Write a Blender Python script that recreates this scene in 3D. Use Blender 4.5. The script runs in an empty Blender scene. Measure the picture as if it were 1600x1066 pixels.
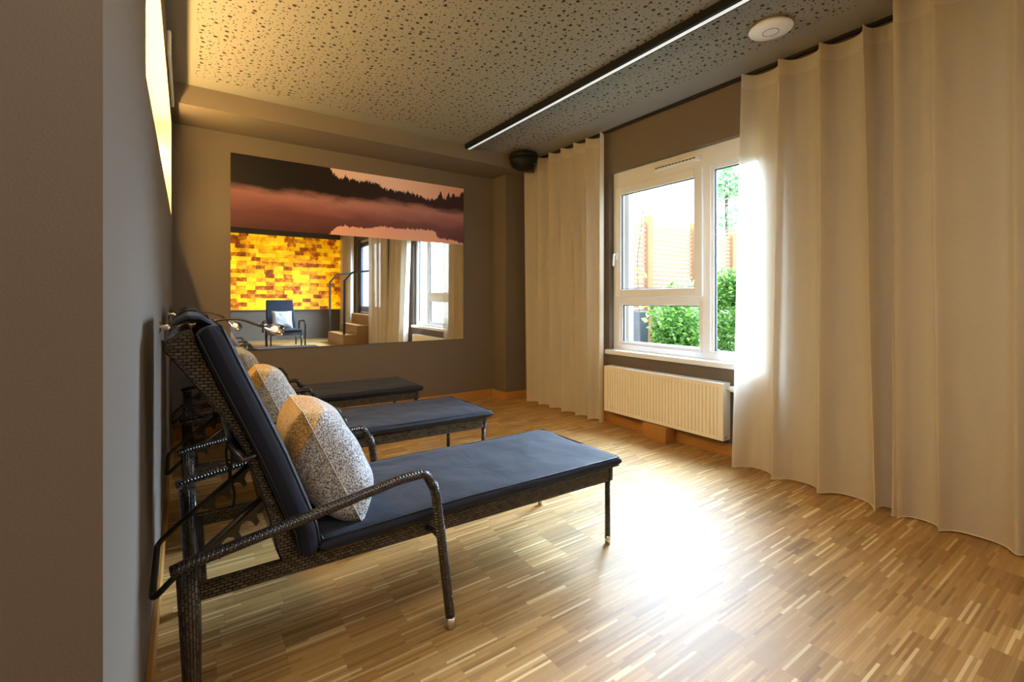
import bpy, math, random
from math import sin, cos, pi, radians
from mathutils import Vector, noise as mnoise
random.seed(7)
sc = bpy.context.scene
COL = sc.collection

# ------------------------------------------------------------------ camera, light, exposure
cam_d = bpy.data.cameras.new('camera'); cam = bpy.data.objects.new('camera', cam_d); COL.objects.link(cam)
cam.location = (0, 0, 1.2); cam.rotation_euler = (radians(90), 0, radians(-34.87))
cam_d.sensor_width = 36; cam_d.lens = 729 / 1600 * 36; cam_d.shift_y = -63 / 1600; cam_d.clip_start = .02
sc.camera = cam
vs = sc.view_settings; vs.view_transform = 'Standard'; vs.look = 'None'; vs.gamma = 1; vs.exposure = 0.3; vs.use_curve_mapping = False
w = bpy.data.worlds.new('overcast_sky'); sc.world = w; w.use_nodes = True
w.node_tree.nodes['Background'].inputs[0].default_value = (.72, .86, 1, 1)
w.node_tree.nodes['Background'].inputs[1].default_value = 5.0
def lamp(kind, name, loc, rot, energy, color, **k):
    d = bpy.data.lights.new(name, kind); d.energy = energy; d.color = color
    for a, b in k.items(): setattr(d, a, b)
    o = bpy.data.objects.new(name, d); COL.objects.link(o); o.location = loc; o.rotation_euler = rot
    return o
def aim(v): return Vector(v).to_track_quat('-Z', 'Y').to_euler()
lamp('SUN', 'veiled_sun', (8, 6, 8), aim((-1.7, -1.1, -1.6)), 84, (.54, .76, 1), angle=radians(76))
lamp('AREA', 'rear_ceiling_light', (1.8, -1.6, 2.84), (0, 0, 0), 4, (1, .74, .46), shape='RECTANGLE', size=1.2, size_y=.6)
lamp('AREA', 'front_fill_light', (.7, .45, 2.84), (0, 0, 0), 19, (1, .82, .60), shape='RECTANGLE', size=1.0, size_y=.6)  # unseen fill lamp, added to warm the near floor and the curtains
lamp('AREA', 'entrance_fill_light', (-.7, -.6, 2.8), (0, 0, 0), 20, (1, .82, .68), size=.5)  # added fill without a fixture, lifts the wall face at far left

# ------------------------------------------------------------------ helpers
def tag(o, label=None, cat=None, group=None, kind=None):
    if label: o['label'] = label
    if cat: o['category'] = cat
    if group: o['group'] = group
    if kind: o['kind'] = kind
    return o
def thing(name, label, cat, loc=(0, 0, 0), rz=0, group=None):
    o = bpy.data.objects.new(name, None); COL.objects.link(o); o.location = loc; o.rotation_euler[2] = rz
    o.empty_display_size = .1
    return tag(o, label, cat, group)
def copy_tree(o, parent=None):
    c = o.copy(); COL.objects.link(c); c.parent = parent
    for ch in list(o.children): copy_tree(ch, c)
    return c
class MB:
    def __init__(s): s.v = []; s.f = []; s.uv = []; s.m = []
    def face(s, idx, uvs, m=0): s.f.append(tuple(idx)); s.uv.append(uvs); s.m.append(m)
    def _auto(s, idx):
        p = [Vector(s.v[i]) for i in idx]
        n = Vector((0, 0, 0))
        for i in range(len(p)):
            a, b = p[i], p[(i + 1) % len(p)]; n += a.cross(b)
        ax = max(range(3), key=lambda i: abs(n[i]))
        i, j = {0: (1, 2), 1: (0, 2), 2: (0, 1)}[ax]
        return [(q[i], q[j]) for q in p]
    def poly(s, idx, m=0): s.face(idx, s._auto(idx), m)
    def box(s, a, b, m=0):
        x0, y0, z0 = [min(a[i], b[i]) for i in range(3)]; x1, y1, z1 = [max(a[i], b[i]) for i in range(3)]
        k = len(s.v)
        s.v += [(x0, y0, z0), (x1, y0, z0), (x1, y1, z0), (x0, y1, z0), (x0, y0, z1), (x1, y0, z1), (x1, y1, z1), (x0, y1, z1)]
        for q in ((3, 2, 1, 0), (4, 5, 6, 7), (0, 1, 5, 4), (1, 2, 6, 5), (2, 3, 7, 6), (3, 0, 4, 7)): s.poly([k + i for i in q], m)
        return s
    def hexa(s, pts, m=0):
        k = len(s.v); s.v += [tuple(p) for p in pts]
        for q in ((3, 2, 1, 0), (4, 5, 6, 7), (0, 1, 5, 4), (1, 2, 6, 5), (2, 3, 7, 6), (3, 0, 4, 7)): s.poly([k + i for i in q], m)
        return s
    def prism(s, prof, y0, y1, m=0):           # profile in XZ, extruded along Y
        k = len(s.v); n = len(prof)
        s.v += [(x, y0, z) for x, z in prof] + [(x, y1, z) for x, z in prof]
        s.poly([k + i for i in range(n)], m); s.poly([k + n + i for i in reversed(range(n))], m)
        L = 0
        for i in range(n):
            j = (i + 1) % n; d = math.dist(prof[i], prof[j])
            s.face([k + j, k + i, k + n + i, k + n + j], [(L + d, y0), (L, y0), (L, y1), (L + d, y1)], m); L += d
        return s
    def tube(s, path, r, seg=10, cap=True, m=0):
        P = [Vector(p) for p in path]; n = len(P)
        R = r if isinstance(r, (list, tuple)) else [r] * n
        T = []
        for i in range(n):
            t = (P[min(i + 1, n - 1)] - P[max(i - 1, 0)]); T.append(t.normalized())
        up = Vector((0, 0, 1)) if abs(T[0].z) < .9 else Vector((1, 0, 0))
        N = (up - T[0] * up.dot(T[0])).normalized()
        k = len(s.v); L = [0]
        for i in range(n):
            if i:
                N = (N - T[i] * N.dot(T[i])).normalized(); L.append(L[-1] + (P[i] - P[i - 1]).length)
            B = T[i].cross(N)
            rr = R[i]; ra, rb = rr if isinstance(rr, (list, tuple)) else (rr, rr)
            for j in range(seg):
                a = 2 * pi * j / seg; s.v.append(tuple(P[i] + N * cos(a) * ra + B * sin(a) * rb))
        ra = max([x if not isinstance(x, (list, tuple)) else max(x) for x in R])
        for i in range(n - 1):
            for j in range(seg):
                j2 = (j + 1) % seg; c0 = 2 * pi * ra * j / seg; c1 = 2 * pi * ra * (j + 1) / seg
                s.face([k + i * seg + j, k + i * seg + j2, k + (i + 1) * seg + j2, k + (i + 1) * seg + j],
                       [(L[i], c0), (L[i], c1), (L[i + 1], c1), (L[i + 1], c0)], m)
        if cap:
            s.poly([k + j for j in reversed(range(seg))], m); s.poly([k + (n - 1) * seg + j for j in range(seg)], m)
        return s
    def lathe(s, prof, c, axis='Z', seg=32, m=0):     # prof: (radius, height)
        k = len(s.v); n = len(prof)
        for r, h in prof:
            for j in range(seg):
                a = 2 * pi * j / seg; p = (r * cos(a), r * sin(a), h)
                if axis == 'Y': p = (p[0], p[2], p[1])
                if axis == 'X': p = (p[2], p[0], p[1])
                s.v.append((c[0] + p[0], c[1] + p[1], c[2] + p[2]))
        for i in range(n - 1):
            for j in range(seg):
                j2 = (j + 1) % seg; s.poly([k + i * seg + j, k + i * seg + j2, k + (i + 1) * seg + j2, k + (i + 1) * seg + j], m)
        s.poly([k + j for j in reversed(range(seg))], m); s.poly([k + (n - 1) * seg + j for j in range(seg)], m)
        return s
    def grid(s, fn, nu, nv, uvf=None, m=0, flip=False):
        k = len(s.v)
        for i in range(nu + 1):
            for j in range(nv + 1): s.v.append(tuple(fn(i / nu, j / nv)))
        for i in range(nu):
            for j in range(nv):
                q = [(i, j), (i + 1, j), (i + 1, j + 1), (i, j + 1)]
                if flip: q.reverse()
                s.face([k + a * (nv + 1) + b for a, b in q], [(uvf(a / nu, b / nv) if uvf else (a / nu, b / nv)) for a, b in q], m)
        return s
    def build(s, name, mat, parent=None, smooth=False, bevel=0, bseg=2, kind=None):
        me = bpy.data.meshes.new(name); me.from_pydata(s.v, [], s.f)
        uvl = me.uv_layers.new(name='UVMap'); i = 0
        for p, u in zip(me.polygons, s.uv):
            for li, q in zip(p.loop_indices, u): uvl.data[li].uv = q
        mats = mat if isinstance(mat, (list, tuple)) else [mat]
        for mm in mats: me.materials.append(mm)
        for p, mi in zip(me.polygons, s.m): p.material_index = mi; p.use_smooth = smooth
        me.update()
        o = bpy.data.objects.new(name, me); COL.objects.link(o)
        if parent: o.parent = parent
        if bevel:
            b = o.modifiers.new('bevel', 'BEVEL'); b.width = bevel; b.segments = bseg; b.limit_method = 'ANGLE'; b.angle_limit = radians(40)
        if smooth and not bevel:
            pass
        if kind: o['kind'] = kind
        return o
def fillet(path, rad=.04, n=5):
    P = [Vector(p) for p in path]; out = [P[0]]
    for i in range(1, len(P) - 1):
        a, b, c = P[i - 1], P[i], P[i + 1]
        r = min(rad, (a - b).length * .45, (c - b).length * .45)
        p = b + (a - b).normalized() * r; q = b + (c - b).normalized() * r
        for t in range(n + 1):
            t /= n; out.append(p * (1 - t) ** 2 + b * 2 * t * (1 - t) + q * t * t)
    out.append(P[-1]); return out
def dense(path, step):
    P = [Vector(p) for p in path]; out = [P[0]]
    for a, b in zip(P, P[1:]):
        n = max(1, int((b - a).length / step))
        for i in range(1, n + 1): out.append(a.lerp(b, i / n))
    return out

# ------------------------------------------------------------------ materials
def srgb(r, g, b): return tuple(((c / 255 + .055) / 1.055) ** 2.4 if c > 10 else c / 255 / 12.92 for c in (r, g, b)) + (1,)
class NT:
    def __init__(s, name):
        s.mat = bpy.data.materials.new(name); s.mat.use_nodes = True; s.t = s.mat.node_tree; s.n = s.t.nodes; s.l = s.t.links
        s.b = s.n['Principled BSDF']; s.out = s.n['Material Output']
    def node(s, t, **k):
        n = s.n.new(t)
        for a, b in k.items(): setattr(n, a, b)
        return n
    def put(s, sock, v):
        if v is None: return
        if isinstance(v, bpy.types.NodeSocket): s.l.new(v, sock)
        else: sock.default_value = v
    def math(s, op, a, b=None, c=None, clamp=False):
        n = s.node('ShaderNodeMath', operation=op, use_clamp=clamp); s.put(n.inputs[0], a)
        if b is not None: s.put(n.inputs[1], b)
        if c is not None: s.put(n.inputs[2], c)
        return n.outputs[0]
    def mix(s, f, a, b, blend='MIX'):
        n = s.node('ShaderNodeMix', data_type='RGBA', blend_type=blend); s.put(n.inputs[0], f); s.put(n.inputs[6], a); s.put(n.inputs[7], b)
        return n.outputs[2]
    def coord(s, which='Object'): return s.node('ShaderNodeTexCoord').outputs[which]
    def mapv(s, v, scale=(1, 1, 1), loc=(0, 0, 0)):
        n = s.node('ShaderNodeMapping'); s.put(n.inputs[0], v); n.inputs['Scale'].default_value = scale; n.inputs['Location'].default_value = loc
        return n.outputs[0]
    def xyz(s, v):
        n = s.node('ShaderNodeSeparateXYZ'); s.put(n.inputs[0], v); return n.outputs
    def comb(s, x, y, z=0.0):
        n = s.node('ShaderNodeCombineXYZ')
        for i, q in enumerate((x, y, z)): s.put(n.inputs[i], q)
        return n.outputs[0]
    def noise(s, v, scale, detail=2, rough=.5, dist=0):
        n = s.node('ShaderNodeTexNoise'); s.put(n.inputs['Vector'], v); n.inputs['Scale'].default_value = scale
        n.inputs['Detail'].default_value = detail; n.inputs['Roughness'].default_value = rough; n.inputs['Distortion'].default_value = dist
        return n.outputs['Fac']
    def wn(s, v):
        n = s.node('ShaderNodeTexWhiteNoise', noise_dimensions='3D'); s.put(n.inputs[0], v); return n.outputs['Value']
    def ramp(s, f, stops, interp='LINEAR'):
        n = s.node('ShaderNodeValToRGB'); s.put(n.inputs[0], f); r = n.color_ramp; r.interpolation = interp
        while len(r.elements) < len(stops): r.elements.new(.5)
        for e, (p, c) in zip(r.elements, stops): e.position = p; e.color = c if len(c) == 4 else (*c, 1)
        return n.outputs[0]
    def curve(s, f, pts):
        n = s.node('ShaderNodeFloatCurve'); s.put(n.inputs[1], f); c = n.mapping.curves[0]
        c.points[0].location = pts[0]; c.points[1].location = pts[-1]
        for p in pts[1:-1]: c.points.new(*p)
        for p in c.points: p.handle_type = 'VECTOR'
        n.mapping.update(); return n.outputs[0]
    def bump(s, h, strength=.3, dist=.002):
        n = s.node('ShaderNodeBump'); s.put(n.inputs['Height'], h); n.inputs['Strength'].default_value = strength; n.inputs['Distance'].default_value = dist
        s.l.new(n.outputs[0], s.b.inputs['Normal']); return n
    def set(s, **k):
        for a, v in k.items(): s.put(s.b.inputs[a.replace('_', ' ')], v)
        return s.mat
def plain(name, col, rough=.5, metal=0, bumps=0, bscale=200, spec=.5, var=0):
    t = NT(name); c = col if len(col) == 4 else (*col, 1)
    if var:
        n = t.noise(t.coord(), 3, 4); c = t.mix(n, tuple(x * (1 - var) for x in c[:3]) + (1,), tuple(min(1, x * (1 + var)) for x in c[:3]) + (1,))
    if bumps: t.bump(t.noise(t.coord(), bscale, 3), bumps, .002)
    return t.set(Base_Color=c, Roughness=rough, Metallic=metal, Specular_IOR_Level=spec)
def emis(name, col, strength):
    t = NT(name); return t.set(Base_Color=(.8, .8, .8, 1), Emission_Color=(*col[:3], 1), Emission_Strength=strength)

M = {}
M['wall'] = plain('taupe_wall_paint', (.138, .110, .086), .7, bumps=.25, bscale=260, var=.03)
M['upper'] = plain('warm_white_paint', (.62, .56, .46), .8, bumps=.1)
M['bulk'] = plain('taupe_bulkhead_paint', (.165, .134, .104), .8, bumps=.15)
M['white'] = plain('white_plastic', (.83, .85, .88), .32)
M['whitepaint'] = plain('white_enamel', (.86, .80, .68), .3, bumps=.02)
M['gasket'] = plain('dark_gasket', (.02, .022, .025), .5)
M['black'] = plain('black_plastic', (.005, .005, .006), .6, spec=.25)
M['blackmetal'] = plain('black_powder_coat', (.012, .010, .010), .32, spec=.6)
M['alu'] = plain('brushed_aluminium', (.75, .73, .70), .3, 1)
M['chrome'] = plain('chrome', (.8, .8, .8), .12, 1)
M['frost'] = plain('white_diffuser', (.85, .88, .95), .35)
M['cream_out'] = plain('white_render', (.78, .79, .82), .9)
M['planter'] = plain('grey_planter', (.10, .10, .12), .7)

def oak(name, a, b, gloss=.4, axis=0):
    t = NT(name); sc3 = [60, 60, 60]; sc3[axis] = 3
    n = t.noise(t.mapv(t.coord(), tuple(sc3)), 1, 4, .6)
    return t.set(Base_Color=t.mix(n, a, b), Roughness=gloss)
M['oak_y'] = oak('oak_trim_long', srgb(150, 100, 45), srgb(190, 140, 75), .4, 1)
M['oak_z'] = oak('oak_trim_upright', srgb(150, 98, 42), srgb(185, 135, 70), .4, 2)

def floor_mat():
    t = NT('industrial_oak_parquet'); x, y, z = t.xyz(t.coord())
    RW, BL, BN = .0105, .20, 12
    row = t.math('FLOOR', t.math('DIVIDE', y, RW)); blk = t.math('FLOOR', t.math('DIVIDE', row, BN))
    # blocks of twelve lamellas share their end joints, single rows drift off
    offb = t.math('MULTIPLY', t.wn(t.comb(blk, 3.3, 1.7)), BL)
    rr = t.wn(t.comb(row, 9.1, 4.2)); odd = t.math('GREATER_THAN', rr, .62)
    off = t.math('ADD', offb, t.math('MULTIPLY', odd, t.math('MULTIPLY', rr, .37)))
    cx = t.math('DIVIDE', t.math('ADD', x, off), BL); ix = t.math('FLOOR', cx)
    r1 = t.wn(t.comb(ix, row, 0.5)); r2 = t.wn(t.comb(t.math('FLOOR', t.math('DIVIDE', t.math('ADD', x, offb), BL)), blk, 7.5))
    base = t.ramp(r1, [(0, srgb(152, 116, 64)), (.18, srgb(172, 136, 82)), (.6, srgb(182, 147, 92)), (.9, srgb(194, 160, 104)), (.955, srgb(220, 194, 142)), (1, srgb(230, 208, 160))])
    tint = t.ramp(r2, [(0, (.82, .81, .78)), (.5, (1, 1, 1)), (1, (1.10, 1.09, 1.06))])
    col = t.mix(1.0, base, tint, 'MULTIPLY')
    g = t.noise(t.mapv(t.coord(), (9, 260, 1)), 1, 4, .6)
    col = t.mix(t.math('MULTIPLY', g, .55), col, t.mix(1.0, col, (.60, .55, .48, 1), 'MULTIPLY'))
    fy = t.math('FRACT', t.math('DIVIDE', y, RW)); fx = t.math('FRACT', cx)
    ed = t.math('MAXIMUM', t.math('LESS_THAN', fy, .06), t.math('LESS_THAN', fx, .006))
    col = t.mix(t.math('MULTIPLY', ed, .35), col, srgb(90, 60, 32))
    t.bump(t.math('ADD', g, t.math('MULTIPLY', ed, -1.0)), .12, .001)
    return t.set(Base_Color=col, Roughness=t.math('MULTIPLY_ADD', g, .12, .44), Specular_IOR_Level=.42)
M['floor'] = floor_mat()

def ceil_mat():
    t = NT('perforated_acoustic_plaster'); co = t.coord(); x, y, z = t.xyz(co)
    def dots(scale, lo, hi, rnd, off):
        n = t.node('ShaderNodeTexVoronoi', voronoi_dimensions='2D'); t.put(n.inputs['Vector'], t.mapv(co, (1, 1, 1), (off, off * .7, 0)))
        n.inputs['Scale'].default_value = scale; n.inputs['Randomness'].default_value = rnd
        r = t.math('MULTIPLY_ADD', t.xyz(n.outputs['Color'])[0], (hi - lo) * scale, lo * scale)
        return t.math('LESS_THAN', n.outputs['Distance'], r)
    d = t.math('MAXIMUM', dots(17, .0040, .0118, .75, .13), dots(29, .0022, .0052, .85, .57))
    for a in (t.math('GREATER_THAN', x, .05), t.math('LESS_THAN', x, 3.12), t.math('LESS_THAN', y, 4.22)): d = t.math('MULTIPLY', d, a)
    t.bump(t.noise(co, 300, 2), .15, .001)
    return t.set(Base_Color=t.mix(d, (.25, .232, .215, 1), (.012, .010, .008, 1)), Roughness=.85)
M['ceiling'] = ceil_mat()

def rattan(name, a, b, c, w=.020, h=.0095):
    t = NT(name); uv = t.coord('UV')
    n = t.node('ShaderNodeTexBrick'); t.put(n.inputs['Vector'], uv); n.offset = .5
    for k, v in (('Scale', 1), ('Mortar Size', .0022), ('Mortar Smooth', 1), ('Brick Width', w), ('Row Height', h), ('Bias', 0)): n.inputs[k].default_value = v
    n.inputs['Color1'].default_value = a; n.inputs['Color2'].default_value = b; n.inputs['Mortar'].default_value = c
    t.bump(t.math('SUBTRACT', 1.0, n.outputs['Fac']), 1.0, .003)
    return t.set(Base_Color=n.outputs['Color'], Roughness=.27, Specular_IOR_Level=.65)
M['rattan'] = rattan('woven_brown_rattan', (.024, .017, .013, 1), (.068, .049, .036, 1), (.003, .0025, .002, 1))
M['wrap'] = rattan('wrapped_rattan_tube', (.018, .013, .010, 1), (.042, .030, .023, 1), (.004, .003, .0025, 1), .011, .018)

def cloth(name, col, sheen=.3, rough=.62, pleat=False):
    t = NT(name); co = t.coord()
    h = t.math('ADD', t.math('MULTIPLY', t.noise(co, 5, 3, .5, .6), 1.0), t.math('MULTIPLY', t.noise(co, 600, 1), .02))
    t.bump(h, .5, .02)
    return t.set(Base_Color=col, Roughness=rough, Sheen_Weight=sheen, Sheen_Roughness=.4, Specular_IOR_Level=.28)
M['navy'] = cloth('charcoal_navy_canvas', (.009, .012, .026, 1), .08, .7)
M['piping'] = plain('black_piping', (.006, .007, .012), .5)
M['strap'] = plain('black_webbing', (.008, .008, .010), .7)

def knit(name, gold=True):
    t = NT(name); co = t.coord(); x, y, z = t.xyz(co)
    n = t.node('ShaderNodeTexVoronoi'); t.put(n.inputs['Vector'], co); n.inputs['Scale'].default_value = 330
    r = t.xyz(n.outputs['Color'])[0]
    grey = t.ramp(r, [(0, (.03, .03, .035)), (.3, (.12, .12, .125)), (.55, (.42, .42, .43)), (1, (.72, .73, .75))])
    if gold:
        gl = t.ramp(r, [(0, (.09, .045, .010)), (.35, (.38, .21, .045)), (.7, (.60, .36, .09)), (1, (.80, .56, .22))])
        m = t.math('ADD', t.math('MULTIPLY_ADD', t.math('SUBTRACT', y, t.math('MULTIPLY', z, .75)), 16, -2.1), t.math('MULTIPLY', t.math('SUBTRACT', r, .5), .35), clamp=True)
        m = t.math('MULTIPLY', t.math('SUBTRACT', m, .0), 2.2, clamp=True)
        grey = t.mix(m, grey, gl)
    t.bump(t.math('ADD', n.outputs['Distance'], t.math('MULTIPLY', t.noise(co, 7, 2), 3)), .6, .003)
    return t.set(Base_Color=grey, Roughness=.85, Sheen_Weight=.3)
M['knit'] = knit('grey_knit_with_gold_corner'); M['knitplain'] = knit('plain_grey_knit', False)
M['seam'] = plain('pale_seam_thread', (.45, .42, .38), .8)
M['pale'] = plain('pale_grey_cotton', (.45, .47, .50), .85, bumps=.4, bscale=30)

def sheer(name):
    t = NT(name); uv = t.coord('UV'); u, v, _ = t.xyz(uv)
    wv = t.noise(t.mapv(uv, (900, 40, 1)), 1, 2); wh = t.noise(t.mapv(uv, (30, 700, 1)), 1, 2)
    f = t.math('MULTIPLY_ADD', t.math('ADD', wv, wh), .18, .82)
    head = t.math('GREATER_THAN', v, 2.72)
    colr = t.mix(1.0, (.88, .80, .67, 1), t.comb(f, f, f), 'MULTIPLY')
    df = t.node('ShaderNodeBsdfDiffuse'); tr = t.node('ShaderNodeBsdfTranslucent'); tp = t.node('ShaderNodeBsdfTransparent')
    t.put(df.inputs[0], colr); t.put(tr.inputs[0], colr); tp.inputs[0].default_value = (1, .98, .94, 1)
    m1 = t.node('ShaderNodeMixShader'); m1.inputs[0].default_value = .36; t.l.new(df.outputs[0], m1.inputs[1]); t.l.new(tr.outputs[0], m1.inputs[2])
    m2 = t.node('ShaderNodeMixShader'); t.put(m2.inputs[0], t.math('MULTIPLY_ADD', head, -.09, .155)); t.l.new(m1.outputs[0], m2.inputs[1]); t.l.new(tp.outputs[0], m2.inputs[2])
    t.l.new(m2.outputs[0], t.out.inputs['Surface']); return t.mat
M['sheer'] = sheer('sheer_cream_linen')
M['hem'] = plain('hem_thread', (.85, .80, .68), .7)

def glassm(name, refl=.06, tint=(1, 1, 1, 1)):
    t = NT(name); tp = t.node('ShaderNodeBsdfTransparent'); tp.inputs[0].default_value = tint
    gl = t.node('ShaderNodeBsdfGlossy'); gl.inputs['Roughness'].default_value = .02
    lw = t.node('ShaderNodeLayerWeight'); fr = t.math('MULTIPLY_ADD', t.math('POWER', lw.outputs['Facing'], 4.5), .5, .03)
    m = t.node('ShaderNodeMixShader'); t.l.new(fr, m.inputs[0]); t.l.new(tp.outputs[0], m.inputs[1]); t.l.new(gl.outputs[0], m.inputs[2])
    t.l.new(m.outputs[0], t.out.inputs['Surface']); return t.mat
M['glass'] = glassm('window_glass'); M['darkglass'] = glassm('tinted_door_glass', tint=(.25, .29, .36, 1))
M['diffglow'] = emis('lit_diffuser', (.86, .92, 1), .45)
t = NT('clear_lamp_glass'); M['bulbglass'] = t.set(Base_Color=(1, 1, 1, 1), Roughness=.02, Transmission_Weight=1.0, IOR=1.45)
M['glow'] = emis('lamp_glow', (1, .80, .56), .7)
M['led'] = emis('warm_led', (1, .63, .20), 175)
t = NT('mirror_silver'); M['mirror'] = t.set(Base_Color=(.86, .86, .84, 1), Metallic=1, Roughness=.012)

def lake():
    t = NT('misty_lake_print'); x, y, z = t.xyz(t.coord())
    u = t.math('DIVIDE', t.math('SUBTRACT', x, .324), 2.393); v = t.math('DIVIDE', t.math('SUBTRACT', z, 1.87), .67)
    vv = t.math('DIVIDE', v, 1.2)
    tree = [(0, 1.15), (.352, 1.1), (.368, .939), (.399, .858), (.426, .893), (.448, .884), (.491, .852), (.506, .885), (.569, .866), (.585, .806), (.636, .796), (.733, .794), (.775, .755), (.812, .716), (.845, .746), (.864, .80), (.872, .92), (.885, .78), (.9, .755), (.913, .907), (.928, .80), (.943, .893), (.959, .82), (.988, .915), (1, .95)]
    tl = t.math('MULTIPLY', t.curve(u, [(a, b / 1.2) for a, b in tree]), 1.2)
    sp1 = t.noise(t.comb(t.math('MULTIPLY', u, 190), 0.0, 0.0), 1, 2, .7); sp2 = t.noise(t.comb(t.math('MULTIPLY', u, 60), 5.0, 0.0), 1, 2, .7)
    jag = t.math('MULTIPLY', t.math('SUBTRACT', t.math('ADD', sp1, sp2), 1.0), .20)
    sky = t.math('GREATER_THAN', v, t.math('ADD', tl, jag))
    refl = [(0, 0), (.345, 0), (.359, .02), (.391, .131), (.426, .146), (.517, .136), (.58, .193), (.659, .179), (.775, .203), (.845, .196), (.858, .08), (.93, .07), (1, .02)]
    rl = t.curve(u, refl)
    rs = t.math('LESS_THAN', v, t.math('ADD', rl, t.math('MULTIPLY', jag, .6)))
    rs = t.math('MULTIPLY', rs, t.math('GREATER_THAN', u, .355))
    shore = t.curve(u, [(0, .473), (.286, .472), (.448, .487), (.634, .528), (.802, .516), (1, .484)])
    m = t.noise(t.mapv(t.comb(u, v, 0.0), (6, 5, 1)), 1, 5, .6, .4)
    above = t.math('DIVIDE', t.math('SUBTRACT', v, t.math('ADD', shore, t.math('MULTIPLY', t.math('SUBTRACT', m, .42), .28))), .11, clamp=True)
    water = t.ramp(t.math('ADD', v, t.math('MULTIPLY', t.math('SUBTRACT', m, .5), .22)),
                   [(0, srgb(78, 42, 46)), (.24, srgb(112, 66, 68)), (.40, srgb(156, 104, 106)), (.50, srgb(176, 124, 124)), (1, srgb(110, 72, 78))])
    water = t.mix(t.math('MULTIPLY', t.math('SUBTRACT', 1.0, t.math('MULTIPLY', u, 2.4), clamp=True), .45), water, srgb(70, 34, 34))
    treec = t.mix(t.math('MULTIPLY_ADD', u, 1.6, -.4, clamp=True), srgb(24, 20, 20), srgb(58, 38, 42))
    col = t.mix(above, water, treec)
    skyc = t.ramp(u, [(0, srgb(232, 190, 180)), (.6, srgb(248, 216, 210)), (1, srgb(236, 176, 156))])
    col = t.mix(sky, col, skyc); col = t.mix(rs, col, srgb(240, 180, 162))
    return t.set(Base_Color=col, Roughness=.35, Specular_IOR_Level=.3)
M['lake'] = lake()

def salt():
    t = NT('backlit_salt_brick'); co = t.coord(); x, y, z = t.xyz(co)
    row = t.math('FLOOR', t.math('DIVIDE', z, .098)); off = t.math('MULTIPLY', t.wn(t.comb(row, 1.0, 2.0)), .2)
    cx = t.math('DIVIDE', t.math('ADD', x, off), .2); ix = t.math('FLOOR', cx)
    r = t.wn(t.comb(ix, row, 3.0)); n = t.noise(co, 9, 4, .65, .5)
    k = t.math('ADD', t.math('MULTIPLY', r, .42), t.math('MULTIPLY', n, .62))
    c = t.ramp(k, [(.24, srgb(95, 36, 6)), (.37, srgb(170, 84, 8)), (.47, srgb(222, 146, 6)), (.62, srgb(250, 186, 6)), (.82, srgb(255, 214, 36))])
    spot = t.noise(t.mapv(co, (1.6, 1, 1.1)), 1.6, 1)
    e = t.math('MULTIPLY_ADD', spot, 1.55, -.02)
    fz = t.math('FRACT', t.math('DIVIDE', z, .098)); fx = t.math('FRACT', cx)
    return t.set(Base_Color=c, Emission_Color=c, Emission_Strength=e, Roughness=.5)
M['salt'] = salt()

# ------------------------------------------------------------------ setting
def struct(name, mb, mat, **k): o = mb.build(name, mat, **k); o['kind'] = 'structure'; return o
ZC, XW, YB = 2.875, 3.43, 4.93
struct('floor', MB().box((-1.6, -2.8, -.1), (XW + .3, YB + .2, 0)), M['floor'])
struct('ceiling', MB().box((-1.75, -2.95, ZC), (XW + .3, YB + .2, ZC + .15)), M['ceiling'])
struct('ceiling_bulkhead', MB().box((-.1, 4.4, 2.72), (XW, YB, ZC)), M['bulk'])
struct('wall_back', MB().box((-.6, YB, 0), (XW + .3, YB + .2, ZC)), M['wall'])
struct('wall_pillar', MB().box((3.14, 4.64, 0), (XW, YB, 2.72)), M['wall'])
wl = MB(); X0, X1 = -.6, -.1; NY0, NY1, NZ0, NZ1, ND_ = 1.76, 4.56, 1.87, 2.60, -.236
wl.box((X0, .895, 0), (X1, YB, NZ0)); wl.box((X0, .895, NZ1), (X1, YB, ZC)); wl.box((X0, .895, NZ0), (X1, NY0, NZ1)); wl.box((X0, NY1, NZ0), (X1, YB, NZ1))
wl.box((X0 - .02, NY0, NZ0), (ND_, NY1, NZ1))
struct('wall_left', wl, M['wall'])
nl = MB(); e = .004; ND = -.235          # painted lining of the recess
nl.box((ND, NY0, NZ0), (X1 - .001, NY1, NZ0 + e)); nl.box((ND, NY0, NZ1 - e), (X1 - .001, NY1, NZ1)); nl.box((ND, NY0, NZ0), (X1 - .001, NY0 + e, NZ1)); nl.box((ND, NY1 - e, NZ0), (X1 - .001, NY1, NZ1)); nl.box((ND, NY0, NZ0), (ND + e, NY1, NZ1))
struct('trim_1', nl, M['upper'])
struct('wall_entrance', MB().box((-1.6, .895, 0), (-.6, 1.1, ZC)), M['wall'])
struct('wall_side', MB().box((-1.75, -2.8, 0), (-1.6, 1.1, ZC)), M['wall'])
struct('wall_rear', MB().box((-1.75, -2.95, 0), (XW + .3, -2.8, ZC)), M['wall'])
WY0, WY1, WZ0, WZ1 = 1.72, 3.235, .70, 2.46; DY0, DY1, DZ0, DZ1 = -1.72, -.02, .83, 2.60
wr = MB(); xo = XW + .28
wr.box((XW, -2.8, 0), (xo, DY0, ZC)); wr.box((XW, DY1, 0), (xo, WY0, ZC)); wr.box((XW, WY1, 0), (xo, YB, ZC))
wr.box((XW, DY0, 0), (xo, DY1, DZ0)); wr.box((XW, DY0, DZ1), (xo, DY1, ZC)); wr.box((XW, WY0, 0), (xo, WY1, WZ0)); wr.box((XW, WY0, WZ1), (xo, WY1, ZC))
struct('wall_right', wr, M['wall'])
bh = .10; bt = .016
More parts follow.
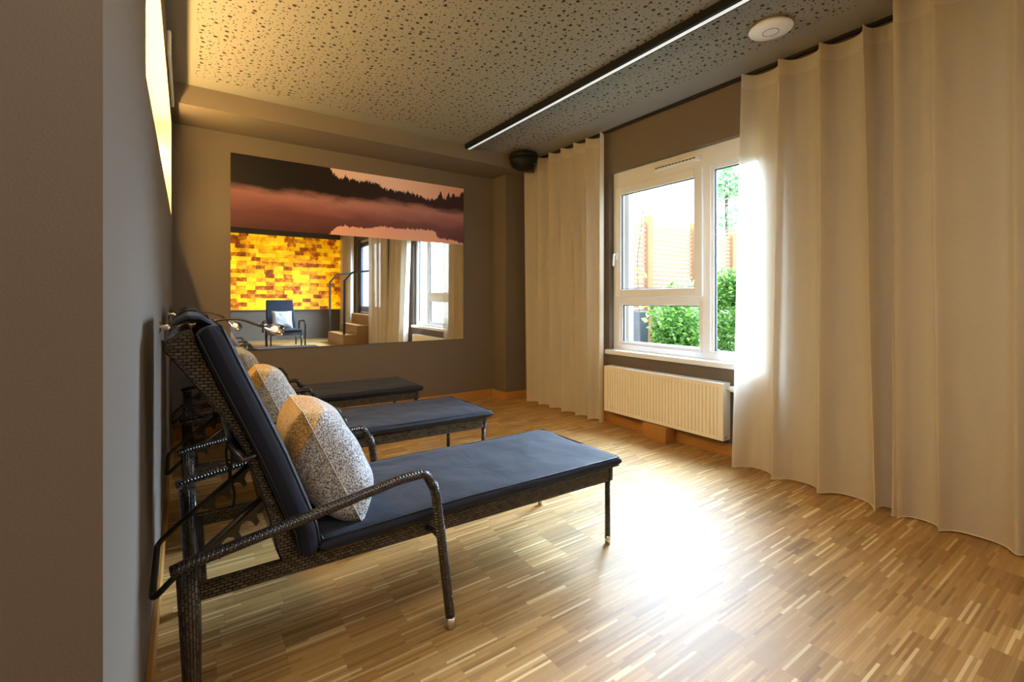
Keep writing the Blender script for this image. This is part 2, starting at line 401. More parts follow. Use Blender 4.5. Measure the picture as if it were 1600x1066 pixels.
struct('baseboard_back', MB().box((X1 + bt, YB - bt, 0), (3.14, YB, bh)).box((3.14 - bt, 4.64 - bt, 0), (3.14, YB, bh)).box((3.14, 4.64 - bt, 0), (XW, 4.64, bh)), M['oak_y'], bevel=.003)
struct('baseboard_left', MB().box((X1, .895, 0), (X1 + bt, YB, bh)), M['oak_y'], bevel=.003)
struct('baseboard_right', MB().box((XW - bt, -.4, 0), (XW, 4.62, bh)), M['oak_y'], bevel=.003)
struct('trim_2', MB().box((3.275, 2.46, 0), (XW - bt, 2.70, .135)), M['oak_z'], bevel=.002)

# window: frame, casement, panes, vent and sill
win = bpy.data.objects.new('window_1', None); COL.objects.link(win); win['kind'] = 'structure'; win.location = (0, 0, 0)
FX0, FX1 = 3.49, 3.56
fr = MB()
fr.box((FX0, 3.16, .775), (FX1, WY1, 2.30)); fr.box((FX0, WY0, .775), (FX1, 1.80, 2.30)); fr.box((FX0, WY0, 2.30), (FX1, WY1, WZ1)); fr.box((FX0, WY0, WZ0), (FX1, WY1, .775))
fr.box((FX0, 2.19, .775), (FX1, 2.26, 2.30)); fr.box((FX0, 2.26, 1.195), (FX1, 3.16, 1.245))
fr.build('window_frame', M['white'], win)
def sash(y0, y1, z0, z1, wd, x0, name, depth=.05):
    m = MB(); m.box((x0, y0, z0), (x0 + depth, y0 + wd, z1)); m.box((x0, y1 - wd, z0), (x0 + depth, y1, z1)); m.box((x0, y0 + wd, z0), (x0 + depth, y1 - wd, z0 + wd)); m.box((x0, y0 + wd, z1 - wd), (x0 + depth, y1 - wd, z1))
    s = m.build(name, M['white'], win, bevel=.006)
    g = MB(); a, b, c, d = y0 + wd, y1 - wd, z0 + wd, z1 - wd; gx = x0 + .012; gw = .006
    g.box((gx, a, c), (gx + .02, a + gw, d)); g.box((gx, b - gw, c), (gx + .02, b, d)); g.box((gx, a, c), (gx + .02, b, c + gw)); g.box((gx, a, d - gw), (gx + .02, b, d))
    g.build('gasket', M['gasket'], s)
    MB().box((x0 + .02, a, c), (x0 + .026, b, d)).build('pane', M['glass'], s)
    return s
cs = sash(2.25, 3.20, 1.235, 2.305, .075, 3.470, 'casement')
sash(2.25, 3.18, .755, 1.205, .048, 3.500, 'lower_light')
sash(1.77, 2.20, .755, 2.30, .036, 3.500, 'side_light')
hd = MB(); hd.box((3.452, 3.160, 1.60), (3.470, 3.188, 1.68)); hd.tube(fillet([(3.455, 3.174, 1.655), (3.425, 3.174, 1.655), (3.42, 3.176, 1.54)], .015), .009)
hd.build('handle', M['white'], cs, smooth=True)
v = MB(); v.box((3.450, 2.27, 2.360), (3.492, 2.72, 2.405)); v.build('vent', M['white'], win, bevel=.008)
v2 = MB()
for i in range(12):
    y = 2.30 + i * .034; v2.box((3.447, y, 2.380), (3.452, y + .026, 2.389))
v2.build('vent_slot', M['gasket'], win)
MB().box((3.395, 1.70, .675), (3.50, 3.27, .72)).build('window_sill', M['white'], win, bevel=.008)

# garden door at the top of the steps, seen in the mirror
door = bpy.data.objects.new('door_1', None); COL.objects.link(door); door['kind'] = 'structure'
m = MB(); m.box((3.50, DY0, DZ0), (3.56, DY0 + .07, DZ1)); m.box((3.50, DY1 - .07, DZ0), (3.56, DY1, DZ1)); m.box((3.50, DY0, DZ1 - .07), (3.56, DY1, DZ1)); m.box((3.50, DY0, DZ0), (3.56, DY1, DZ0 + .05))
m.build('door_frame', M['white'], door, bevel=.004)
M['doorgrey'] = plain('anthracite_door_leaf', (.02, .028, .045), .35)
for a, b in ((DY0 + .07, -.87), (-.87, DY1 - .07)):
    m = MB(); wd = .09; m.box((3.47, a, DZ0 + .05), (3.53, a + wd, DZ1 - .07)); m.box((3.47, b - wd, DZ0 + .05), (3.53, b, DZ1 - .07)); m.box((3.47, a, DZ0 + .05), (3.53, b, DZ0 + .17)); m.box((3.47, a, DZ1 - .17), (3.53, b, DZ1 - .07))
    lf = m.build('door_leaf', M['doorgrey'], door, bevel=.003)
    MB().box((3.49, a + wd, DZ0 + .17), (3.496, b - wd, DZ1 - .17)).build('pane', M['glass'], lf)
MB().tube(fillet([(3.47, -.80, 1.95), (3.42, -.80, 1.95), (3.42, -.70, 1.95)], .02), .01).box((3.455, -.82, 1.88), (3.472, -.78, 2.0)).build('door_handle', M['chrome'], door, smooth=False)

# ------------------------------------------------------------------ fixtures
t_ = thing('wall_mirror', 'wide frameless wall mirror with a printed misty lake scene across its top', 'mirror', (0, 0, 0))
MB().hexa([(.324, YB - .010, .745), (2.717, YB - .010, .745), (2.717, YB, .745), (.324, YB, .745), (.324, YB - .016, 1.87), (2.717, YB - .016, 1.87), (2.717, YB, 1.87), (.324, YB, 1.87)]).build('mirror_glass', M['mirror'], t_)
MB().hexa([(.324, YB - .016, 1.87), (2.717, YB - .016, 1.87), (2.717, YB, 1.87), (.324, YB, 1.87), (.324, YB - .020, 2.54), (2.717, YB - .020, 2.54), (2.717, YB, 2.54), (.324, YB, 2.54)]).build('lake_print', M['lake'], t_)

t_ = thing('linear_ceiling_light', 'long black linear ceiling light with white diffuser on perforated ceiling', 'ceiling light')
MB().box((2.44, -.6, ZC - .05), (2.466, 4.38, ZC)).box((2.50, -.6, ZC - .05), (2.505, 4.38, ZC)).box((2.44, -.603, ZC - .05), (2.505, -.6, ZC)).box((2.44, 4.38, ZC - .05), (2.505, 4.383, ZC)).build('housing', M['black'], t_)
MB().box((2.466, -.6, ZC - .048), (2.50, 4.38, ZC - .01)).build('diffuser', M['diffglow'], t_)

t_ = thing('access_point', 'white round disc detector mounted on the perforated ceiling', 'detector', (2.915, 1.43, ZC))
MB().lathe([(.098, -.0), (.102, -.012), (.120, -.018), (.122, -.024), (.118, -.030), (.06, -.040), (.02, -.043)], (0, 0, 0), seg=48).build('body', M['white'], t_, smooth=True)
MB().lathe([(.045, -.030), (.045, -.0425), (.042, -.0425), (.042, -.030)], (0, 0, 0), seg=40).build('ring', M['planter'], t_)

t_ = thing('ceiling_speaker', 'black domed speaker under the ceiling by the far curtain', 'speaker', (3.10, 4.22, ZC))
MB().lathe([(.06, 0), (.07, -.012), (.15, -.03), (.165, -.06), (.16, -.085)], (0, 0, 0)).build('mount', M['black'], t_, smooth=True)
MB().lathe([(.155, -.085), (.150, -.13), (.125, -.175), (.08, -.205), (.02, -.216)], (0, 0, 0)).build('dome', M['black'], t_, smooth=True)
MB().lathe([(.004, 0), (.004, -.006)], (.06, -.12, -.155), seg=10).build('led', M['frost'], t_)

t_ = thing('ventilation_panel', 'slim white panel high on the left wall above the lit recess', 'wall panel', (X1, 3.95, 2.74))
MB().box((0, -.48, -.075), (.022, .42, .085)).build('cover', M['white'], t_, bevel=.008)
g = MB()
for i in range(4): g.box((.021, -.42, -.05 + i * .035), (.0245, .36, -.038 + i * .035))
g.build('slot', M['planter'], t_)

o = MB().box((ND + e + .001, NY0 + .05, 2.29), (ND + .024, NY1 - .012, 2.31)).build('light_strip', M['led'])
tag(o, 'warm light strip fixed inside the left wall recess', 'light strip')

# radiator
t_ = thing('radiator', 'white panel radiator with vertical grooves below the window', 'radiator', (0, 0, 0))
m = MB(); y0, y1, z0, z1 = 1.972, 3.19, .141, .572; N = 36; pts = []
pad = .045; stp = (y1 - y0 - 2 * pad) / N
m.box((3.318, y0, z0), (3.325, y1, z1))
m.box((3.308, y0, z0), (3.318, y0 + pad, z1)); m.box((3.308, y1 - pad, z0), (3.318, y1, z1)); m.box((3.308, y0 + pad, z1 - .03), (3.318, y1 - pad, z1)); m.box((3.308, y0 + pad, z0), (3.318, y1 - pad, z0 + .03))
for i in range(N):
    a = y0 + pad + i * stp
    m.hexa([(3.3085, a + .005, z0 + .03), (3.318, a + .002, z0 + .03), (3.318, a + stp - .002, z0 + .03), (3.3085, a + stp - .005, z0 + .03),
            (3.3085, a + .005, z1 - .03), (3.318, a + .002, z1 - .03), (3.318, a + stp - .002, z1 - .03), (3.3085, a + stp - .005, z1 - .03)])
m.build('front_panel', M['whitepaint'], t_)
MB().box((3.390, y0 + .01, z0 + .01), (3.40, y1 - .01, z1 - .01)).build('rear_panel', M['whitepaint'], t_)
for y in (y0, y1 - .006): MB().box((3.325, y, z0), (3.408, y + .006, z1)).build('side_panel', M['whitepaint'], t_)
m = MB()
for i in range(60): m.box((3.332, y0 + .012 + i * .020, z1 - .006), (3.403, y0 + .020 + i * .020, z1))
m.box((3.325, y0, z1 - .006), (3.333, y1, z1 + .001)); m.box((3.402, y0, z1 - .006), (3.41, y1, z1 + .001)); m.build('top_grille', M['white'], t_)
m = MB(); m.lathe([(.012, 0), (.012, -.02), (.020, -.024), (.024, -.05), (.026, -.075), (.022, -.088), (.01, -.090)], (3.365, y0, .535), 'Y', 20)
th = m.build('thermostat_knob', M['white'], t_, smooth=True)
MB().lathe([(.012, -.005), (.012, .001)], (3.34, y0, .165), 'Y', 14).build('plug', M['alu'], t_)
for y in (2.2, 2.95): MB().box((3.40, y, .3), (XW - .001, y + .03, .5)).build('bracket', M['whitepaint'], t_)

# ------------------------------------------------------------------ curtains
def curtain(label, tops, bots, xt, xb, at, ab, zt, zb, rail=True, sharp=1.0):
    n = len(tops) - 1; per = 26
    t_ = thing('curtain', label, 'curtain', group=None)
    lens = [0]
    def pt(i, v):
        s = i / per; k = min(int(s), n - 1); fr = s - k
        ph = 2 * pi * fr
        yt = tops[k] + (tops[k + 1] - tops[k]) * fr; yb = bots[k] + (bots[k + 1] - bots[k]) * fr
        sk = .045 * sin(ph * 1.0) * sharp
        wob = .010 * mnoise.noise(Vector((s * 1.7, v * 2.2, tops[0])))
        y = yb + (yt - yb) * v + sk * .6 + wob
        X = (xb + (xt - xb) * v) - (ab + (at - ab) * v) * (cos(ph) + .18 * cos(2 * ph)) + wob
        return Vector((X, y, zb + (zt - zb) * v))
    N = n * per
    for i in range(1, N + 1): lens.append(lens[-1] + (pt(i, .5) - pt(i - 1, .5)).length)
    m = MB()
    m.grid(lambda a, b: pt(a * N, b), N, 20, uvf=lambda a, b: (lens[round(a * N)], b * (zt - zb)))
    m.build('cloth', M['sheer'], t_, smooth=True)
    MB().tube([pt(i, 0) for i in range(0, N + 1, 2)], .0022, 5).build('hem', M['hem'], t_, smooth=True)
    return t_
curtain('narrow sheer cream curtain between the black speaker and the window', [4.46, 4.20, 4.00, 3.80, 3.60, 3.42, 3.22], [4.42, 4.20, 4.00, 3.80, 3.58, 3.40, 3.24], 3.345, 3.35, .055, .05, 2.835, .015, sharp=1.1)
curtain('wide sheer cream curtain covering the right edge of the window', [1.815, 1.56, 1.31, 1.08, .925], [1.835, 1.56, 1.28, .99, .915], 3.352, 3.262, .060, .062, 2.835, .012, sharp=1)
curtain('sheer cream curtain at the right picture edge, nearest the camera', [.90, .74, .44, .14, -.05], [.89, .72, .44, .16, -.05], 3.215, 3.235, .045, .045, 2.86, .012, sharp=1)
curtain('sheer cream curtain hanging at the rear of the room beside the glowing wall', [-1.76, -2.0, -2.25, -2.5, -2.74], [-1.76, -2.0, -2.25, -2.5, -2.74], 3.34, 3.34, .05, .05, 2.835, .175)
m = MB(); m.box((3.385, -2.78, 2.855), (3.405, 4.60, ZC)); o = m.build('curtain_rail', M['blackmetal']); tag(o, 'slim dark curtain rail running along the ceiling above the window', 'curtain rail')

# ------------------------------------------------------------------ loungers
def slab(m, path, y0, y1, th, nx, ny, ex=8, wav=0.0, seed=0):
    """cushion body: path gives the centre line in XZ, thickness th, rounded rims"""
    P = dense([(x, 0, z) for x, z in path], .01); L = [0]
    for a, b in zip(P, P[1:]): L.append(L[-1] + (b - a).length)
    T = L[-1]
    def at(s):
        s = max(0, min(T, s)); i = 0
        while i < len(L) - 2 and L[i + 1] < s: i += 1
        f = (s - L[i]) / (L[i + 1] - L[i]); p = P[i].lerp(P[i + 1], f)
        a = P[max(0, i - 5)]; b = P[min(len(P) - 1, i + 6)]; t = (b - a).normalized()
        return p, Vector((-t.z, 0, t.x))
    exu = ex * T / (y1 - y0)
    def prof(q, ex=ex): return max(0, 1 - abs(q) ** ex) ** (1 / 2.6)
    def fn(side):
        def g(u, v):
            uu = 2 * u - 1; vv = 2 * v - 1
            uu = math.copysign(1 - (1 - abs(uu)) ** 1.5, uu); vv = math.copysign(1 - (1 - abs(vv)) ** 1.5, vv)
            p, n = at((uu + 1) / 2 * T); y = (y0 + y1) / 2 + vv * (y1 - y0) / 2
            h = th / 2 * prof(uu, exu) * prof(vv)
            if side > 0: h += wav * mnoise.noise(Vector((p.x * 5 + seed, y * 7, p.z * 5))) * prof(vv) + wav * .5 * mnoise.noise(Vector((p.x * 14 + seed, y * 10, p.z * 14))) * prof(vv)
            return p + n * h * side + Vector((0, y, 0))
        return g
    uvf = lambda a, b: (a * T, b * (y1 - y0))
    m.grid(fn(1), nx, ny, uvf, flip=False); m.grid(fn(-1), nx, ny, uvf, flip=True)
    return at, T

def rim(at, T, y0, y1, off, inset=.012):
    e = []
    for k in range(0, 41): p, n = at(inset + (T - 2 * inset) * k / 40); e.append((p + n * off, k / 40))
    loop = [q + Vector((0, y0 + inset, 0)) for q, _ in e] + [e[-1][0] + Vector((0, y0 + (y1 - y0) * j / 8, 0)) for j in range(1, 8)] + [q + Vector((0, y1 - inset, 0)) for q, _ in reversed(e)] + [e[0][0] + Vector((0, y1 - (y1 - y0) * j / 8, 0)) for j in range(1, 8)]
    loop.append(loop[0]); return loop

def lounger(label, Y, seed=0, group='rattan sun loungers along the left wall'):
    t_ = thing('sun_lounger', label, 'sun lounger', (0, Y, 0), 0, group)
    W = .285
    # woven seat frame
    m = MB()
    for s in (-1, 1):
        a, b = s * W, s * (W - .035)
        y0, y1 = min(a, b), max(a, b)
        m.hexa([(.02, y0, .338), (1.70, y0, .312), (1.70, y1, .312), (.02, y1, .338), (.02, y0, .384), (1.70, y0, .384), (1.70, y1, .384), (.02, y1, .384)])
    m.box((1.701, -W, .312), (1.728, W, .384)); m.box((.023, -W + .01, .342), (.05, W - .01, .379)); m.box((.42, -W + .03, .362), (1.70, W - .03, .380))
    m.build('seat_frame', M['rattan'], t_, bevel=.008)
    # woven backrest
    prof = [(.255, .345), (.305, .352), (.318, .385), (.282, .452), (.240, .551), (.200, .662), (.146, .804), (.082, .939), (.030, 1.070), (.018, 1.108), (-.005, 1.118), (-.045, 1.092), (-.058, 1.062), (-.033, 1.031), (.033, .931), (.080, .864), (.128, .775), (.178, .636), (.207, .525), (.228, .42)]
    m = MB(); m.prism(prof, -W + .004, W - .004); m.build('backrest', M['rattan'], t_, bevel=.016, bseg=3)
    # crossbar and straps behind the backrest
    m = MB(); m.tube([(.125, -W - .008, .735), (.125, W + .008, .735)], .016, 10); m.tube([(.100, -W + .01, .775), (.135, -W - .012, .725), (.195, -W + .0, .740)], .009, 8); m.build('crossbar', M['blackmetal'], t_, smooth=True)
    for s in (-1, 1): MB().tube(fillet([(.125, s * .10, .72), (.115, s * .105, .64), (.13, s * .11, .56), (.122, s * .115, .52)], .03), .0035, 6).build('strap', M['strap'], t_, smooth=True)
    # reclining bar with its two toothed racks
    pth = fillet([(.245, -.19, .60), (-.03, -.19, .385), (-.082, -.19, .335), (-.086, .19, .335), (-.03, .19, .385), (.245, .19, .60)], .03)
    m = MB(); m.tube(pth, .0095, 10); rb = m.build('recline_bar', M['blackmetal'], t_, smooth=True)
    for s in (-1, 1):
        m = MB(); d = Vector((.30, .23)).normalized(); n = Vector((d.y, -d.x)); o0 = Vector((-.0, .408)) + n * .006
        for k in range(4):
            b = o0 + d * (.05 + k * .062)
            q = [b, b + d * .062, b + d * .062 + n * .012, b + d * .050 + n * .013, b + d * .034 + n * .024, b + d * .028 + n * .046, b + d * .012 + n * .050, b + d * .014 + n * .026, b + d * .006 + n * .014, b + n * .012]
            m.prism([tuple(p) for p in q], s * .19 - .003, s * .19 + .003)
        m.build('rack', M['blackmetal'], rb)
    # legs
    def cap(x, y, lean=0):
        return MB().tube([(x, y, .0), (x, y, .006)], .012, 14).tube([(x, y, .006), (x - lean * .036, y, .042)], .0145, 14)
    for s in (-1, 1):
        x, y = 1.705, s * (W - .018)
        lg = MB().tube([(x, y, .040), (x, y, .315)], .0135, 12).build('leg', M['wrap'], t_, smooth=True)
        cap(x, y).build('foot_cap', M['alu'], lg, smooth=True)
    for s in (-1, 1):       # arm supports
        y = s * .355
        pth = fillet([(.655, y, .588), (.725, y, .582), (.80, y, .040)], .05, 8)[6:] if False else [(.722, y, .545), (.735, y, .50), (.762, y, .30), (.792, y, .042)]
        lg = MB().tube(dense(pth, .03), [(.0175)] * len(dense(pth, .03)), 12)
        lg.tube(fillet([(.755, y, .335), (.742, s * .33, .36), (.73, s * .29, .36)], .02), .010, 8)
        lg = lg.build('leg', M['wrap'], t_, smooth=True)
        MB().tube([(.794, y, 0), (.794, y, .006)], .012, 14).tube([(.794, y, .006), (.792, y, .044)], .0182, 14).build('foot_cap', M['alu'], lg, smooth=True)
    for s in (-1, 1):       # broad rear legs
        y = s * .315
        m = MB(); m.tube([(.010, y, .0), (.012, y, .12), (.008, y, .30), (.002, y, .47)], [(.020, .022), (.022, .022), (.026, .023), (.029, .024)], 16)
        m.build('leg', M['rattan'], t_, smooth=True)
    for s in (-1, 1):
        y = s * .355
        pth = dense(fillet([(-.035, y, .478), (.0, y, .488), (.30, y, .535), (.60, y, .587), (.694, y, .590), (.722, y, .535)], .022, 5), .02)
        k = len(pth); rad = [(.0155, .021)] * k
        MB().tube(pth, rad, 14).build('armrest', M['wrap'], t_, smooth=True)
    # cushions
    m = MB(); at, T = slab(m, [(.350, .406), (.9, .418), (1.3, .412), (1.762, .408)], -.312, .312, .052, 70, 34, 16, .006, seed)
    sc_ = m.build('seat_cushion', M['navy'], t_, smooth=True)
    MB().tube(rim(at, T, -.312, .312, .0195), .0035, 6).build('piping', M['piping'], sc_, smooth=True)
    MB().tube(rim(at, T, -.312, .312, -.0195), .0035, 6).build('piping', M['piping'], sc_, smooth=True)
    m = MB(); at, T = slab(m, [(.325, .388), (.312, .47), (.274, .575), (.224, .71), (.165, .85), (.115, .965), (.048, 1.125)], -.312, .312, .082, 60, 34, 16, .006, seed + 3)
    bc = m.build('back_cushion', M['navy'], t_, smooth=True)
    MB().tube(rim(at, T, -.312, .312, .031), .0035, 6).build('piping', M['piping'], bc, smooth=True)
    MB().tube(rim(at, T, -.312, .312, -.031), .0035, 6).build('piping', M['piping'], bc, smooth=True)
    # hood of the cushion pulled over the top of the wicker
    m = MB(); at, T = slab(m, [(.065, 1.125), (.035, 1.145), (.0, 1.148), (-.04, 1.126)], -.24, .29, .026, 18, 22, 8, .006, seed + 5)
    m.build('cushion_hood', M['navy'], t_, smooth=True)
    return t_

LY = [1.888, 3.065, 4.235]
lounger('dark wicker sun lounger with navy cushion, nearest the camera', LY[0], 1)
lounger('dark wicker sun lounger with navy cushion, middle one of the row of three', LY[1], 11)
lounger('dark wicker sun lounger with navy cushion, farthest one, beside the mirror wall', LY[2], 23)

def pillow(name, label, loc, rot, size=.45, th=.16, mat='knit', group=None):
    t_ = thing(name, label, 'cushion', loc, 0, group); t_.rotation_euler = rot
    m = MB(); h = size / 2; N = 30
    def fn(side):
        def g(u, v):
            a, b = 2 * u - 1, 2 * v - 1
            pin = 1 - .07 * (1 - b * b) * abs(a) ** 3; pin2 = 1 - .07 * (1 - a * a) * abs(b) ** 3
            t = (max(0, (1 - a ** 4)) * max(0, (1 - b ** 4))) ** .55
            w_ = .012 * mnoise.noise(Vector((a * 2.2, b * 2.2, side * 2 + size))) * t
            return Vector((a * h * pin, b * h * pin2, side * (th / 2 * t + w_)))
        return g
    m.grid(fn(1), N, N, lambda a, b: (a * size, b * size)); m.grid(fn(-1), N, N, lambda a, b: (a * size, b * size), flip=True)
    m.build('cover', M[mat], t_, smooth=True)
    f = fn(0); lp = [f(0, k / 20) for k in range(21)] + [f(k / 20, 1) for k in range(1, 21)] + [f(1, 1 - k / 20) for k in range(1, 21)] + [f(1 - k / 20, 0) for k in range(1, 21)]
    MB().tube(lp, .0022, 5).build('seam', M['seam'], t_, smooth=True)
    return t_
# pillow local: x = sideways, y = upwards, z = out of the front face
def lean(az, tilt, roll=0): 
    from mathutils import Matrix
    # front (local z) -> +X leaned back by tilt; local y -> up
    Rm = Matrix.Rotation(az, 3, 'Z') @ Matrix.Rotation(-tilt, 3, 'Y') @ Matrix(((0, 0, 1), (1, 0, 0), (0, 1, 0))) @ Matrix.Rotation(roll, 3, 'Z')
    return Rm.to_euler()
pillow('throw_pillow', 'grey knit pillow with gold top on the lounger nearest the camera', (.425, 1.87, .618), lean(radians(-3), radians(25), radians(-3)), .45, .23)
pillow('throw_pillow', 'grey knit pillow with gold corner on the middle lounger', (.415, 3.02, .62), lean(radians(-3), radians(25), radians(-3)), .45, .22)
pillow('throw_pillow', 'pale grey pillow on the farthest lounger by the mirror, seen in reflection', (.40, 4.22, .62), lean(radians(4), radians(24), radians(2)), .45, .18, 'knitplain')

# ------------------------------------------------------------------ reading lamps on the left wall
def reading_lamp(label, Y, z0, pts):
    t_ = thing('reading_lamp', label, 'wall lamp', (X1, Y, z0))
    m = MB(); m.lathe([(.030, 0), (.030, .006), (.012, .010), (.012, .035), (.008, .040)], (0, 0, 0), 'X', 20); m.box((.010, -.012, -.055), (.022, .012, -.01))
    m.build('wall_mount', M['chrome'], t_, smooth=False)
    P = dense(fillet([(p[0] - X1, 0, p[1] - z0) for p in pts], .08, 6), .015)
    MB().tube(P, .0055, 10).build('stem', M['darkchrome'], t_, smooth=True)
    e = P[-1]; d = (P[-1] - P[-3]).normalized()
    hd = MB().tube([e - d * .03, e + d * .0, e + d * .02, e + d * .05, e + d * .075, e + d * .088], [.007, .009, .018, .027, .026, .018], 20).build('lamp_head', M['bulbglass'], t_, smooth=True)
    MB().tube([e + d * .03, e + d * .04, e + d * .055, e + d * .06], [.003, .010, .010, .004], 12).build('bulb', M['glow'], hd, smooth=True)
    return t_
M['darkchrome'] = plain('dark_chrome', (.16, .14, .12), .18, 1)
reading_lamp('chrome flexible reading lamp on the left wall behind the nearest lounger, nearer of two', 2.48, 1.086, [(-.06, 1.086), (.04, 1.095), (.13, 1.115), (.20, 1.118), (.26, 1.09), (.30, 1.078)])
reading_lamp('chrome flexible reading lamp on the left wall past the nearest lounger, farther of two', 3.68, 1.111, [(-.06, 1.111), (.03, 1.125), (.12, 1.128), (.19, 1.098), (.235, 1.062)])

# ------------------------------------------------------------------ rear of the room (seen in the mirror)
t_ = thing('salt_brick_panel', 'glowing yellow backlit salt brick panel on the rear wall, seen in the mirror', 'light panel')
MB().box((.1, -2.80, .90), (3.37, -2.765, 2.70)).build('bricks', M['salt'], t_)
fr = MB().box((.07, -2.80, .88), (3.385, -2.75, .90)).box((.07, -2.80, 2.70), (3.385, -2.75, 2.72)).box((.07, -2.80, .88), (.1, -2.75, 2.72)).box((3.37, -2.80, .88), (3.385, -2.75, 2.72)); fr.build('frame', M['bulk'], t_)
o = MB().box((.9, -2.798, 0), (XW - .002, -.34, .16)).build('platform', M['floor']); tag(o, 'raised oak platform at the rear of the room, under the reflected armchair', 'platform')
M['stepoak'] = oak('step_oak', srgb(130, 95, 50), srgb(170, 130, 78), .4, 1)
t_ = thing('wooden_steps', 'oak steps rising to the garden door, seen in the mirror', 'steps', (0, 0, 0))
for x, z in ((2.73, .41), (3.02, .605)):
    MB().box((x, -1.66, .16), (x + .31 if x < 3 else 3.31, -.36, z)).build('step', M['stepoak'], t_, bevel=.004)
MB().box((3.27, -1.66, .16), (XW - .004, -.36, .825)).build('step', M['stepoak'], t_, bevel=.004)
for y, nm in ((-.40, 'black metal handrail on the near side of the steps, seen in the mirror'), (-1.62, 'black metal handrail on the far side of the steps, seen in the mirror')):
    t2 = thing('handrail', nm, 'handrail', (2.76, y, .41))
    MB().box((-.022, -.022, 0), (.022, .022, 1.17)).build('post', M['blackmetal'], t2)
    MB().tube(fillet([(0, 0, 1.15), (.16, 0, 1.34), (.60, 0, 1.40)], .03), .020, 8).build('rail', M['blackmetal'], t2)
# armchair
t_ = thing('armchair', 'dark wicker armchair in front of the glowing brick panel, seen in the mirror', 'armchair', (1.70, -1.15, .16), 0)
m = MB(); m.box((-.31, -.30, .26), (.31, .38, .31)); m.build('seat', M['rattan'], t_, bevel=.006)
for sx in (-1, 1):
    for sy in (-1, 1): MB().tube([(sx * .29, .04 + sy * .30, 0), (sx * .29, .04 + sy * .30, .27)], .016, 10).build('leg', M['blackmetal'], t_, smooth=True)
    MB().tube(fillet([(sx * .36, -.30, .28), (sx * .36, -.30, .52), (sx * .36, .20, .56), (sx * .38, .28, .50), (sx * .37, .30, .02)], .06), .018, 10).build('armrest', M['wrap'], t_, smooth=True)
m = MB(); m.hexa([(-.30, -.32, .28), (.30, -.32, .28), (.30, -.26, .30), (-.30, -.26, .30), (-.27, -.60, .97), (.27, -.60, .97), (.27, -.53, .99), (-.27, -.53, .99)]); m.build('backrest', M['navy'], t_, bevel=.02)
m = MB(); m.box((-.30, -.24, .31), (.30, .36, .37)); m.build('seat_cushion', M['navy'], t_, bevel=.02, bseg=3)
p = pillow('throw_pillow', 'pale blue-grey pillow on the armchair, seen in the mirror', (1.70, -1.33, .72), (radians(68), 0, pi), .40, .14, 'pale')

# ------------------------------------------------------------------ garden outside the window
M['grass'] = plain('garden_soil', (.10, .12, .06), .95, var=.3)
struct('ground', MB().box((XW + .28, -8, -.1), (22, 14, .30)), M['grass'])
M['fence'] = oak('larch_fence', srgb(150, 116, 96), srgb(172, 138, 114), .7, 0); M['post'] = oak('larch_post', srgb(165, 112, 70), srgb(188, 138, 94), .7, 2)
t_ = thing('garden_fence', 'tall slatted larch fence behind the garden shrubs', 'fence', (0, 6, 0))
posts = [5.9, 7.45, 8.95, 10.45, 11.95]
for a, b in zip(posts, posts[1:]):
    m = MB()
    for k in range(27): m.box((a + .06, -.012, .36 + k * .087), (b - .06, .012, .36 + k * .087 + .074))
    m.box((a + .06, .012, .36), (a + .10, .04, 2.74)); m.box((b - .10, .012, .36), (b - .06, .04, 2.74))
    m.build('slat_panel', M['fence'], t_)
for x in posts: MB().box((x - .075, -.06, .3), (x + .075, .06, 2.86)).build('post', M['post'], t_)
o = MB().box((3.72, 4.02, .30), (4.70, 4.3, 3.3)).build('garden_wall', M['cream_out']); tag(o, 'white rendered outside wall at the left edge of the window view', 'wall')
t_ = thing('planter', 'tall grey planter standing outside by the white wall', 'planter', (6.22, 5.2, .3))
MB().prism([(-.09, 0), (.09, 0), (.12, .72), (-.12, .72)], -.11, .11).build('pot', M['planter'], t_, bevel=.01)
MB().box((-.10, -.09, .70), (.10, .09, .73)).build('soil', M['grass'], t_)

def leafm(name, a, b, c):
    t = NT(name); r = t.wn(t.math('MULTIPLY', t.node('ShaderNodeNewGeometry').outputs['Random Per Island'], 991.0))
    n = t.node('ShaderNodeTexWhiteNoise', noise_dimensions='1D'); t.l.new(t.node('ShaderNodeNewGeometry').outputs['Random Per Island'], n.inputs['W'])
    col = t.ramp(n.outputs['Value'], [(0, a), (.5, b), (1, c)])
    df = t.b; tr = t.node('ShaderNodeBsdfTranslucent'); t.put(tr.inputs[0], col); t.put(df.inputs['Base Color'], col); df.inputs['Roughness'].default_value = .45
    mx = t.node('ShaderNodeMixShader'); mx.inputs[0].default_value = .35; t.l.new(df.outputs[0], mx.inputs[1]); t.l.new(tr.outputs[0], mx.inputs[2]); t.l.new(mx.outputs[0], t.out.inputs['Surface'])
    return t.mat
M['leaf'] = leafm('laurel_leaf', srgb(46, 84, 30), srgb(88, 136, 48), srgb(152, 190, 86))
M['leafdark'] = leafm('conifer_leaf', srgb(90, 125, 85), srgb(130, 165, 115), srgb(175, 200, 150))
M['leafyel'] = leafm('yellow_leaf', srgb(150, 170, 40), srgb(200, 205, 60), srgb(225, 215, 100))
M['bark'] = plain('bark', (.10, .07, .045), .9, bumps=.5, bscale=40)
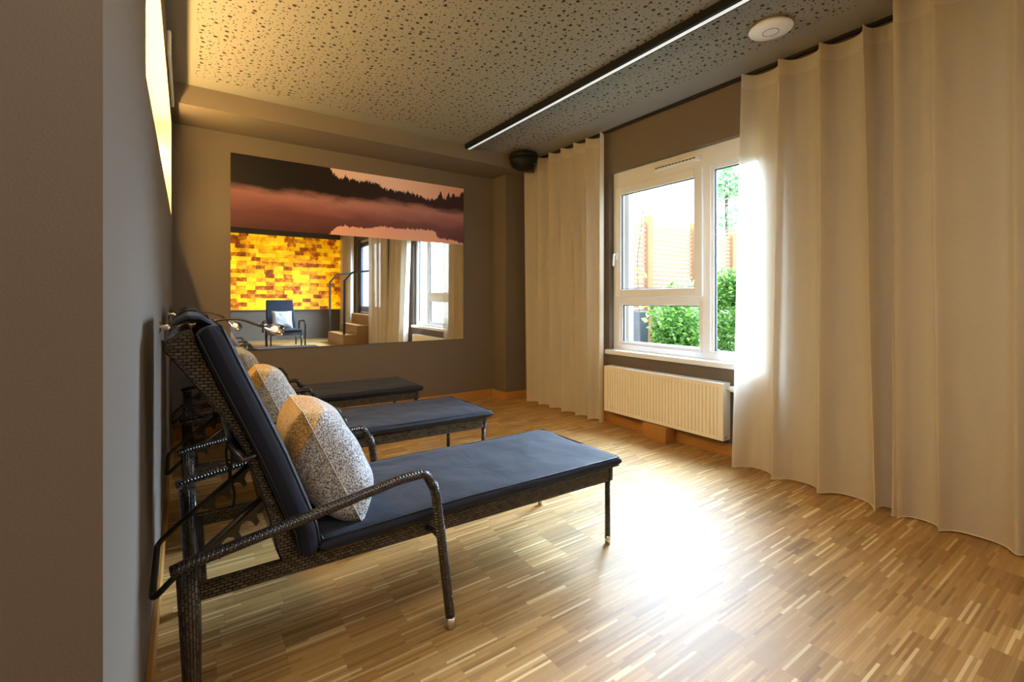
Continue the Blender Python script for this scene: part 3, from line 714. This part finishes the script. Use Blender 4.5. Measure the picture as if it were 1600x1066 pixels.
def foliage(m, blobs, n, ls, rnd):
    for c, r in blobs:
        for _ in range(n):
            th = rnd.uniform(0, 2 * pi); ph = math.acos(rnd.uniform(-1, 1)); q = rnd.uniform(.55, 1.0) * (1 + .15 * mnoise.noise(Vector((th * 2, ph * 2, c[0]))))
            p = Vector(c) + Vector((r[0] * sin(ph) * cos(th), r[1] * sin(ph) * sin(th), r[2] * cos(ph))) * q
            d = Vector((rnd.uniform(-1, 1), rnd.uniform(-1, 1), rnd.uniform(-.6, .8))).normalized(); s = d.cross(Vector((rnd.uniform(-1, 1), rnd.uniform(-1, 1), rnd.uniform(-1, 1)))).normalized()
            l = ls * rnd.uniform(.6, 1.3); k = len(m.v); up = d.cross(s) * l * .12
            m.v += [tuple(p - d * l / 2), tuple(p + s * l * .24 + up), tuple(p + d * l / 2), tuple(p - s * l * .24 + up)]
            m.face([k, k + 1, k + 2, k + 3], [(0, 0), (1, 0), (1, 1), (0, 1)])
def shrub(name, label, base, blobs, n, ls, mat, cat='shrub', trunk=None, group=None):
    t_ = thing(name, label, cat, base, 0, group); rnd = random.Random(int(sum(map(ord, label))))
    m = MB(); foliage(m, blobs, n, ls, rnd); m.build('foliage', M[mat], t_)
    s = MB()
    for p in (trunk or [[(0, 0, 0), (b[0][0] * .8, b[0][1] * .8, b[0][2])] for b in blobs]): s.tube(dense(p, .3), .018 if not trunk else .05, 7)
    s.build('stem', M['bark'], t_, smooth=True); return t_
shrub('laurel_shrub', 'bright green shrub behind the lower left window pane', (6.38, 4.62, .3), [((0, 0, .62), (.42, .40, .56)), ((.05, 0, .30), (.42, .40, .32)), ((.28, .1, .5), (.3, .3, .45))], 1400, .085, 'leaf')
shrub('laurel_shrub', 'bright green taller shrub behind the narrow right window pane', (7.5, 4.2, .3), [((0, 0, .75), (.6, .55, .62)), ((.1, 0, .3), (.7, .6, .4)), ((-.1, .1, 1.1), (.35, .35, .35))], 1500, .09, 'leaf')
shrub('laurel_shrub', 'dark green shrub standing close to the fence', (7.7, 5.35, .3), [((0, 0, .75), (.6, .4, .62)), ((.6, 0, .6), (.5, .4, .5))], 1000, .07, 'leafdark')
shrub('garden_tree', 'slender airy tree rising above the fence behind the right pane', (13.6, 8.0, .3), [((0, 0, 3.9), (.9, .9, .9)), ((.5, 0, 3.0), (1.3, 1.0, .9)), ((.1, 0, 4.6), (.45, .45, .6))], 620, .16, 'leafdark', 'tree', [[(0, 0, 0), (.05, 0, 2), (0, 0, 4.6)]])
t_ = thing('climbing_vine', 'thin yellow-green vine twig in front of the fence, upper left pane', 'plant', (5.05, 4.25, .3)); rnd = random.Random(5)
MB().tube(dense(fillet([(0, 0, 0), (.05, 0, .8), (.0, .02, 1.4), (.10, 0, 2.0), (.16, 0, 2.5)], .3), .1), .006, 6).build('stem', M['bark'], t_, smooth=True)
m = MB(); foliage(m, [((.05, 0, .75), (.14, .14, .2)), ((.04, 0, 1.25), (.12, .12, .15)), ((.08, 0, 1.9), (.14, .1, .16)), ((.20, 0, 2.1), (.10, .1, .10)), ((.12, 0, 2.42), (.10, .1, .10))], 9, .10, rnd); m.build('leaves', M['leafyel'], t_)
